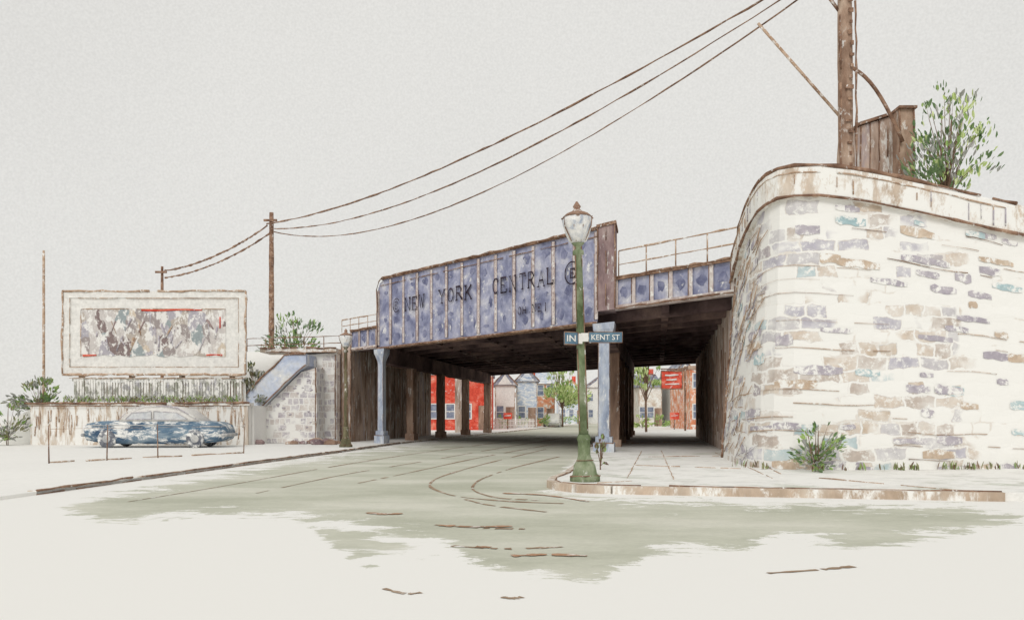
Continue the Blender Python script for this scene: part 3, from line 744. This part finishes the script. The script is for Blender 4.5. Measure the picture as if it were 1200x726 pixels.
# ------------------------------------------------------------ billboard
bb=thing('billboard','large white framed billboard with a faded smudged poster','billboard',(-15.9,38,1.75))
x0,x1,z0,z1=-20.0,-11.85,3.15,6.85; y=38
m=MB(); m.box(x0+.3,x1-.3,y+.02,y+.1,z0+.3,z1-.3,0); pan=part(m,'panel',bb,['white'])
m=MB()
nn=24; top=[(-19.2+6.45*i/nn,y,6.05+rr(-.09,.05)) for i in range(nn+1)]; bot=[(-19.2+6.45*i/nn,y,3.95+rr(-.05,.09)) for i in range(nn+1)]
m.add(bot+top,[(i,i+1,nn+2+i,nn+1+i) for i in range(nn)],0)
m.stroke([(-16.5,y-.01,6.0),(-13.8,y-.01,6.0)],.035,1); m.stroke([(-19.1,y-.01,3.98),(-18.5,y-.01,4.0)],.04,1); m.stroke([(-13.6,y-.01,4.0),(-12.9,y-.01,4.0)],.04,1); m.stroke([(-13.0,y-.01,5.2),(-13.0,y-.01,5.7)],.03,1)
m.stroke([(-19.2,y-.01,3.95),(-19.2,y-.01,6.05),(-12.75,y-.01,6.05)],.02,2,gap=.25)
for k in range(22):
    xx=rr(-18.8,-13.2); zz=rr(4.1,5.2); m.stroke([(xx,y-.01,zz),(xx+rr(-.3,.3),y-.01,zz+rr(.2,.7))],rr(.02,.05),random.choice([2,3,3,4]),gap=0)
part(m,'poster',pan,['poster','red','linelight','plumstone','plum'],'brown grey poster with red accents')
m=MB()
for q in((x0,x1,z1-.3,z1),(x0,x1,z0,z0+.3),(x0,x0+.3,z0+.302,z1-.302),(x1-.3,x1,z0+.302,z1-.302)): m.box(q[0],q[1],y-.03,y+.14,q[2],q[3],0)
m.rect(x0,x1,z0,z1,y-.05,.045,1); m.rect(x0+.32,x1-.32,z0+.32,z1-.32,y-.04,.016,1)
m.stroke([(x0,y-.06,z0-.02),(x1,y-.06,z0-.02)],.055,1)
part(m,'frame',bb,['white','linelight'])
for i in range(4):
    xx=x0+.7+i*2.25; m=MB(); m.box(xx-.1,xx+.1,y+.2,y+.4,1.7,6.6,0); part(m,'support_post',bb,['umber'])
m=MB()
for i in range(60):
    xx=x0+.5+i*.125; a=rr(0,.15); m.box(xx,xx+rr(.07,.12),y-.02,y+.01,2.0+a,2.95-a,0)
m.box(x0+.4,x1-.1,y+.012,y+.06,2.85,2.98,0)
m.box(x0+.4,x1-.1,y+.3,y+.33,1.95,2.8,1)
m.stroke([(x0+.3,y-.04,2.98),(x1,y-.04,2.98)],.025,2,gap=.15)
part(m,'lattice_apron',bb,['lattice','streak','linelight'])

# ------------------------------------------------------------ car(s)
def car(o,ex,bodym,label,s=1.0):
    ey=(-ex[1],ex[0]); t=thing('parked_car',label,'car',o,'parked cars')
    def ring(x,hw,zb,zt):
        r=min(.16,(zt-zb)*.3)
        return [(x*s,a*s,z*s) for a,z in((-hw+r,zb),(-hw,zb+r),(-hw,zt-r*1.2),(-hw+r*1.2,zt),(hw-r*1.2,zt),(hw,zt-r*1.2),(hw,zb+r),(hw-r,zb))]
    m=MB(o,ex,ey)
    m.loft([ring(*q) for q in((-2.68,.62,.36,.76),(-2.58,.8,.28,.9),(-2.1,.9,.2,1.0),(-1.2,.93,.14,1.04),(-.9,.93,.14,1.04),(.9,.93,.14,1.04),(1.6,.92,.14,1.02),(2.3,.88,.2,.96),(2.58,.78,.3,.84),(2.66,.62,.4,.7))],0)
    for a in(-1,1): m.stroke([(-2.5*s,a*.93*s,.84*s),(0,a*.95*s,.86*s),(2.5*s,a*.86*s,.8*s)],.02,1,gap=.1)
    body=part(m,'body',t,[bodym,'chrome'])
    m=MB(o,ex,ey)
    m.loft([[(x*s,a*s,z*s) for a,z in((-.86*q,1.0),(-.84*q,1.0+.34*h),(-.66*q,1.0+.56*h),(.66*q,1.0+.56*h),(.84*q,1.0+.34*h),(.86*q,1.0))] for x,q,h in((-1.3,.92,.02),(-.95,.92,.7),(-.55,.93,1.0),(.1,.93,1.08),(.7,.93,1.0),(1.2,.92,.72),(1.7,.9,.02))],0)
    m.stroke([(-1.3*s,-.84*s,1.04*s),(-.95*s,-.8*s,1.38*s),(-.4*s,-.72*s,1.56*s),(.3*s,-.7*s,1.6*s),(.9*s,-.75*s,1.5*s),(1.7*s,-.82*s,1.04*s)],.022,1,gap=.05)
    part(m,'roof',body,['carpale','plumstone'])
    for a in(-1,1):
        for q in([(-1.05,1.07),(-.8,1.32),(-.08,1.38),(-.08,1.07)],[(.02,1.07),(.02,1.38),(.85,1.34),(1.3,1.07)]):
            m=MB(o,ex,ey); m.add([(x*s,a*.815*s,z*s) for x,z in q],[(0,1,2,3)],0)
            m.stroke([(x*s,a*.825*s,z*s) for x,z in q+q[:1]],.012,1,gap=0)
            part(m,'window',body,['carglass','plumstone'])
    for x in(-1.7,1.6):
        for a in(-1,1):
            m=MB(o,ex,ey); v=[];f=[]; n=18
            pr=[(.0,.0),(.31,.0),(.34,.04),(.34,.17),(.31,.195),(0,.195)]
            for r_,d in pr:
                for k in range(n): v.append(((x+r_*math.cos(2*math.pi*k/n))*s,(a*(.75+d))*s,(.34+r_*math.sin(2*math.pi*k/n))*s))
            for i in range(len(pr)-1):
                for k in range(n): f.append((i*n+k,i*n+(k+1)%n,(i+1)*n+(k+1)%n,(i+1)*n+k))
            m.add(v,f,0,sm=True); wh=part(m,'wheel',t,['tyre'])
            m=MB(o,ex,ey); v=[((x+.15*math.cos(2*math.pi*k/n))*s,a*.955*s,(.34+.15*math.sin(2*math.pi*k/n))*s) for k in range(n)]+[(x*s,a*.975*s,.34*s)]
            m.add(v,[(k,(k+1)%n,n) for k in range(n)],0); part(m,'hubcap',wh,['chrome'])
    for x in(-2.74,2.72):
        m=MB(o,ex,ey); m.tube([(x*.96*s,-.85*s,.48*s),(x*s,-.6*s,.48*s),(x*s,.6*s,.48*s),(x*.96*s,.85*s,.48*s)],.07*s,6); part(m,'bumper',t,['chrome'])
    for a in(-.6,.6):
        m=MB(o,ex,ey); m.lathe(-2.62*s,a*s,[(.02*s,.6*s),(.1*s,.63*s),(.13*s,.72*s),(.1*s,.8*s),(.02*s,.84*s)],10); part(m,'headlight',t,['glass'])
car((-14.05,34.2,.06),(1,.03),'carblue','teal blue sedan with pale roof by the low wall',1.03)
car((4.9,100,.0),(.17,.985),'white','white sedan parked on the far street')
fe=thing('yard_fence','thin brown post and wire fence before the car','fence',(-10.5,25,.06),None)
a=Vector((-12.1,22.3,.06));b2=Vector((-8.9,28.3,.06))
for k in (0,1,2,4):
    p=a.lerp(b2,k/4); m=MB(); m.tube([tuple(p),(p.x+rr(-.03,.03),p.y,1.0+.06)],[.020,.012],5); part(m,'post',fe,['line'])
m=MB()
m.stroke([tuple(a+Vector((0,0,.03))),tuple(b2+Vector((0,0,.03)))],.02,0,gap=.05)
m.stroke([tuple(a+Vector((0,0,.9))),tuple(b2+Vector((0,0,.9)))],.005,1,gap=.2)
part(m,'wire',fe,['linelight','linelight'])
rl=thing('track_railing','thin brown railing along the embankment edge','railing',(-12,43,4.55))
m=MB(); P0=Vector((-8.3,42.1,4.5)); P1=Vector((-13.6,43.8,4.5))
for k in range(6):
    p=P0.lerp(P1,k/5); m.tube([tuple(p),(p.x,p.y,p.z+.75)],.025,5)
for h in(.4,.75): m.stroke([tuple(P0+Vector((0,0,h))),tuple(P1+Vector((0,0,h)))],.022,0,gap=.03)
m.stroke([tuple(P0+Vector((0,-.1,.05))),tuple(P1+Vector((0,-.1,.0)))],.045,0)
part(m,'rails',rl,['line'])

plant('bush','sprawling dull green bush beside the billboard','bush',(-20.9,37.8,1.2),2.0,1.15,600,.24,['leafolive','leafdark','leafgrey','leafmid'],20,.03,.12,stems=3)
plant('bush','low green and grey bush spilling onto the wall','bush',(-21.4,36.2,.06),2.1,.95,340,.24,['leafolive','leafgrey','leafgrey','leafmid'],18,.02,.15,stems=2)
plant('bush','dense olive bush beside the billboard frame','bush',(-11.7,38.6,1.5),2.3,.7,700,.22,['leafolive','leafolive','leafdark','leafgrey'],22,.03,.2,stems=2)
plant('tree','small ragged green tree on the railway embankment','tree',(-15.0,59,4.5),4.4,2.2,800,.34,['leafdark','leafmid','leafgrey','leafdark'],28,.06,.15,stems=2)
m=MB()
for k in range(520):
    x=rr(-19.8,-12); m.leaf((x,37.5+rr(0,.3),1.9+rr(0,.25)),(rr(-1,1),0,1),.04,rr(.1,.28),random.choice([0,1,2]))
solo(m,'weeds','green weeds under the billboard apron','weeds',(-16,37.6,1.75),['leafolive','leafmid','leafgrey'],kind='stuff',recalc=False)

# ------------------------------------------------------------ utility poles and wires
def pole(pts,rad,label,arms=(),mat='line',name='utility_pole'):
    t=thing(name,label,'utility pole',pts[0])
    m=MB(); a=Vector(pts[0]);b3=Vector(pts[1]); n=int((b3-a).length/.5)+2
    P=[tuple(a.lerp(b3,i/(n-1))) for i in range(n)]
    m.tube(P,[rad*(1-.25*i/(n-1))*rr(.9,1.1) for i in range(n)],8,0); part(m,'shaft',t,[mat])
    for z,w,yy in arms:
        m=MB(); m.box(a.x-w,a.x+w,a.y-rad-.12,a.y-rad-.005,z,z+.14); part(m,'crossarm',t,[mat])
    return t
pole([(-16.35,58,4.4),(-16.35,58,15.1)],.20,'brown wooden utility pole on the embankment',arms=((14.45,.45,0),))
pole([(-24.6,60,1.0),(-24.6,60,11.8)],.13,'short brown pole behind the billboard',arms=((11.3,.4,0),))
pole([(-21.4,39,.05),(-21.4,39,8.85)],.07,'thin brown pole beside the billboard',mat='linelight')
M['polebrown']=wc('dabbed_pole',[c(138,110,92),c(166,138,118),c(190,166,146)],2,(1,1,.5),dry=.12,grain=9)
tp=pole([(8.62,22,5.4),(8.56,22,14.8)],.23,'tall thick brown utility pole above the stone wall',mat='polebrown')
m=MB()
for k in range(22):
    z=7.4+k*.28; m.box(8.60+rr(-.1,.05),8.60+rr(.08,.14),21.76,21.79,z,z+rr(.05,.12))
m.stroke([(8.40,21.8,7),(8.38,21.8,14)],.03,0,gap=.1); m.stroke([(8.82,21.8,7),(8.76,21.8,14)],.03,0,gap=.1)
part(m,'climbing_irons',tp,['line'])
def wire(a,b3,sag,r,label,mat='line',n=60):
    m=MB(); A=Vector(a);B=Vector(b3); P=[]
    for i in range(n+1):
        t=i/n; p=A.lerp(B,t); p.z-=sag*4*t*(1-t); P.append(p)
    m.tube([tuple(p+Vector((0,0,rr(-.3,.3)*r))) for p in P],[r*rr(.45,1.2)*(.6+.4*p.y/30) for p in P],5,0)
    solo(m,'overhead_wire',label,'wire',a,[mat],'overhead wires')
wire((-16.6,57.8,14.3),(8.4,22,13.15),1.2,.042,'thick brown overhead wire sagging from pole to pole')
wire((-16.35,57.7,13.95),(8.5,21.9,13.02),1.85,.032,'thin brown overhead wire sagging from pole to pole')
wire((-16.1,57.8,13.75),(8.7,22,12.98),2.58,.028,'lowest thin brown overhead wire')
wire((-16.6,57.9,14.2),(-24.4,60,11.5),.5,.06,'brown wire dropping to the short pole')
wire((-16.4,57.9,13.7),(-24.4,60,11.0),.5,.05,'brown wire dropping to the short pole')
m=MB(); m.tube([(6.4,22.2,11.5),(8.5,22,8.95)],.04,5); solo(m,'stay_rod','pale brown brace leaning against the tall pole','brace',(8.5,22,8.95),['linelight'])
m=MB(); m.tube([(7.3,22,12.7),(8.0,22,12.3),(8.6,22,11.5)],.045,5); solo(m,'stay_rod','brown strut meeting the tall pole','brace',(8.6,22,11.5),['line'])
m=MB(); P=[]
for i in range(12):
    t=i/11; P.append((8.75+1.6*t,22.6,10.6-1.5*t-.55*t*t+.55*math.sin(math.pi*t)*.6))
m.tube(P,.05,5); solo(m,'guy_cable','dark brown cable curving down to the timber post','cable',(8.8,22.6,10.6),['line'])
t=thing('signal_cabinet','plum brown timber cabinet behind the coping','cabinet',(9.9,24,5.4))
m=MB(); m.xprism([(9.62,5.4),(10.72,5.4),(10.72,9.65),(9.62,9.3)],23.6,24.4,0)
for x in(9.64,9.9,10.15,10.4,10.7): m.stroke([(x,23.58,7.0),(x,23.58,9.3+.32*(x-9.62))],.02,1,gap=.1)
part(m,'cabinet_box',t,['umberwall','line'])
m=MB(); m.xprism([(9.55,9.302),(10.8,9.7),(10.8,9.78),(9.55,9.38)],23.5,24.5,0); part(m,'lid',t,['line'])
t=thing('timber_post','short brown squared timber post','post',(10.5,22.8,5.4))
m=MB(); m.box(10.3,10.68,22.7,23.1,5.4,9.45,0)
for x in(10.3,10.68): m.stroke([(x,22.68,7),(x,22.68,9.45)],.03,1)
part(m,'timber',t,['polebrown','line'])
m=MB(); m.box(10.26,10.74,22.6,23.2,9.453,9.52,0); part(m,'cap',t,['line'])

# ------------------------------------------------------------ far street
def house(x0,x1,y0,d,h,rh,wall,roof,label,nw_,floors,gable='x',ch=True,z0=0):
    cx=(x0+x1)/2; t=thing('house',label,'house',(cx,y0,z0))
    m=MB(); m.box(x0,x1,y0,y0+d,z0,h,0); m.rect(x0,x1,z0,h,y0-.02,.045,1); part(m,'wall',t,[wall,'linelight'])
    m=MB()
    if rh>0:
        if gable=='x':
            m.xprism([(x0-.3,h+.003),(x1+.3,h+.003),(cx,h+rh)],y0-.3,y0+d+.3,0)
            m.xprism([(x0+.3,h+.05),(x1-.3,h+.05),(cx,h+rh-.35)],y0-.32,y0-.303,1)
        else:
            m.add([(x0-.3,y0-.3,h+.003),(x1+.3,y0-.3,h+.003),(x1+.3,y0+d+.3,h+.003),(x0-.3,y0+d+.3,h+.003),(x0,y0+d/2,h+rh),(x1,y0+d/2,h+rh)],[(0,1,5,4),(2,3,4,5),(1,2,5),(3,0,4),(3,2,1,0)],0)
        m.stroke([(x0-.3,y0-.33,h),(cx if gable=='x' else x0,y0-.33,h+rh),(x1+.3 if gable=='x' else x1,y0-.33 if gable=='x' else y0+d/2,h if gable=='x' else h+rh)],.05,2)
    else:
        m.box(x0-.15,x1+.15,y0-.15,y0+d,h+.003,h+.3,0)
    rf=part(m,'roof',t,[roof,wall,'line'])
    if ch:
        m=MB(); m.box(cx+.4,cx+1.0,y0+d*.5,y0+d*.5+.6,h,h+max(rh,.3)+.7); part(m,'chimney',rf,['red'])
    for f in range(floors):
        for k in range(nw_):
            if f==0 and k==nw_-1:
                xx=x0+(x1-x0)*(k+.5)/nw_; m=MB(); m.box(xx-.42,xx+.42,y0-.04,y0-.003,z0+.1,2.2); part(m,'door',t,['umber']); continue
            xx=x0+(x1-x0)*(k+.5)/nw_; zz=1.1+f*2.7
            if zz+1.3>h: continue
            m=MB(); m.box(xx-.34,xx+.34,y0-.03,y0-.003,zz,zz+1.2,0); w=part(m,'window',t,['win'])
            m=MB()
            for q in((xx-.45,xx-.343,zz-.1,zz+1.3),(xx+.343,xx+.45,zz-.1,zz+1.3),(xx-.343,xx+.343,zz+1.203,zz+1.3),(xx-.343,xx+.343,zz-.1,zz-.003),(xx-.343,xx+.343,zz+.56,zz+.63)): m.box(q[0],q[1],y0-.07,y0-.031,q[2],q[3])
            part(m,'frame',w,['white'])
    return t
house(-7.6,-1.8,75,8,4.9,0,'red','roofgrey','red painted flat roofed shop building',4,2,ch=False)
house(-1.7,.3,86,8,4.4,1.4,'white','roofgrey','narrow white clapboard house with gabled roof',2,2,ch=False)
house(.5,2.7,92,8,5.0,1.5,'greyhouse','roofgrey','pale blue clapboard house with red chimney',2,2)
house(2.9,5.2,104,8,5.2,1.9,'orange','greyhouse','orange brick house with pale blue roof',2,2,gable='y')
house(7.6,11.6,138,8,5.0,2.2,'greyhouse','orange','pale blue house closing the far street',3,2)
house(12.3,17.2,142,8,6,2.0,'white','roofgrey','white gabled house beyond the underpass',3,2)
house(15.6,21,75,9,5.4,0,'orange','umber','orange brick corner building with flat roof',4,2,ch=False)
house(14.6,17.2,98,8,4.6,1.6,'shopcream','roofgrey','cream house behind the corner building',3,2,gable='y')
house(18.2,21.5,98,8,5.6,2,'white','roofgrey','white gabled house behind the shop sign',3,2)
t=thing('hanging_sign','red hanging shop sign with white strokes','shop sign',(12.9,66.5,.13))
m=MB(); m.tube([(13.6,67,4.95),(11.6,66.5,4.95)],.05,5); part(m,'bracket',t,['line'])
m=MB(); m.box(11.6,13.25,66.4,66.5,3.4,4.8,0); m.rect(11.6,13.25,3.4,4.8,66.38,.05,1)
for z,a,b2 in((4.45,11.9,12.95),(4.1,12.0,12.8),(3.75,11.9,13.0)): m.stroke([(a,66.37,z),(b2,66.37,z+.05)],.06,2,gap=0)
part(m,'board',t,['red','line','white'])
m=MB(); m.tube([(13.6,67,.13),(13.6,67,5.2)],.08,6); part(m,'post',t,['line'])
for k,(x,yy) in enumerate([(14.1,74),(-.4,80)]):
    t=thing('shop_board','small red board standing by the far pavement','sign',(x,yy,.06))
    m=MB(); m.box(x-.4,x+.4,yy,yy+.08,1.0,1.6,0); m.stroke([(x-.3,yy-.02,1.3),(x+.3,yy-.02,1.35)],.05,1,gap=0); part(m,'board',t,['red','white'])
    m=MB(); m.tube([(x,yy+.1,.05),(x,yy+.1,1.6)],.05,5); part(m,'leg',t,['line'])
plant('tree','light green street tree beside far houses','tree',(5.9,100,.1),8.0,3.0,1100,.55,['leafpale','leafmid','leafpale','leafmid'],30,.12,.35)
plant('tree','young pale green tree beyond the pavement arch','tree',(9.75,62,.13),6.6,1.3,560,.34,['leafpale','leafmid','leafpale'],18,.10,.5)
plant('tree','pale green tree past the corner building','tree',(12.0,92,.13),6.6,1.5,260,.45,['leafpale','leafmid','leafpale'],12,.10,.35)
for k,(x,yy,w) in enumerate([(-1.2,84.5,.9),(1.2,90,.8),(3.6,97,1.1),(8.2,131,1.5),(10.6,131,1.5),(16,94,1.2),(18.2,95,1.2),(12.2,80,.9)]):
    plant('bush','low bright green garden bush','bush',(x,yy,.05),1.4,w,170,.35,['leafmid','leafpale','leafmid'],9,.03,.15,group='garden bushes by the far houses')
m=MB()
for k in range(30): m.box(-2.0+k*.14,-1.92+k*.14,82.3,82.34,.06,1.05)
m.box(-2.0,2.2,82.345,82.38,.35,.43); m.box(-2.0,2.2,82.345,82.38,.78,.86)
solo(m,'picket_fence','white picket fence before the grey house','fence',(0,82.3,.06),['white'])

# ------------------------------------------------------------ light, sky, camera
w=bpy.data.worlds.new('World'); scene.world=w; w.use_nodes=True; nt=w.node_tree; nt.nodes.clear()
out=N(nt,'ShaderNodeOutputWorld'); bg=N(nt,'ShaderNodeBackground'); nt.links.new(bg.outputs[0],out.inputs[0])
sky=N(nt,'ShaderNodeTexSky'); sky.sky_type='NISHITA'; sky.sun_disc=False
sky.sun_elevation=math.radians(36); sky.sun_rotation=math.radians(192)
sk=mix(nt,1.0,sky.outputs[0],g(.1),'MULTIPLY')
tc=N(nt,'ShaderNodeTexCoord')
n1=noi(nt,tc.outputs['Generated'],420,2,.5); n2=noi(nt,tc.outputs['Generated'],1.4,3,.5)
cloud=mix(nt,1.0,(.768,.757,.725,1),ramp(nt,n1,[(.3,g(.95)),(.7,g(1.04))]),'MULTIPLY')
cloud=mix(nt,1.0,cloud,ramp(nt,n2,[(.35,g(.965)),(.65,g(1.025))]),'MULTIPLY')
nt.links.new(mix(nt,.97,sk,cloud),bg.inputs[0]); bg.inputs[1].default_value=1.0
sd_=bpy.data.lights.new('sun','SUN'); sd_.energy=1.15; sd_.angle=math.radians(25); sd_.color=(1,.975,.94)
so=bpy.data.objects.new('sun',sd_); COL.objects.link(so); so.rotation_euler=(math.radians(54),0,math.radians(-12)); so.location=(0,0,30)
cam=bpy.data.cameras.new('camera'); co=bpy.data.objects.new('camera',cam); COL.objects.link(co)
co.location=(0,0,EYE); co.rotation_euler=(math.radians(90),0,0); cam.lens=30; cam.sensor_width=36; cam.shift_y=124/1200; cam.clip_end=6000
scene.camera=co
scene.view_settings.view_transform='Standard'; scene.view_settings.look='None'; scene.view_settings.exposure=0
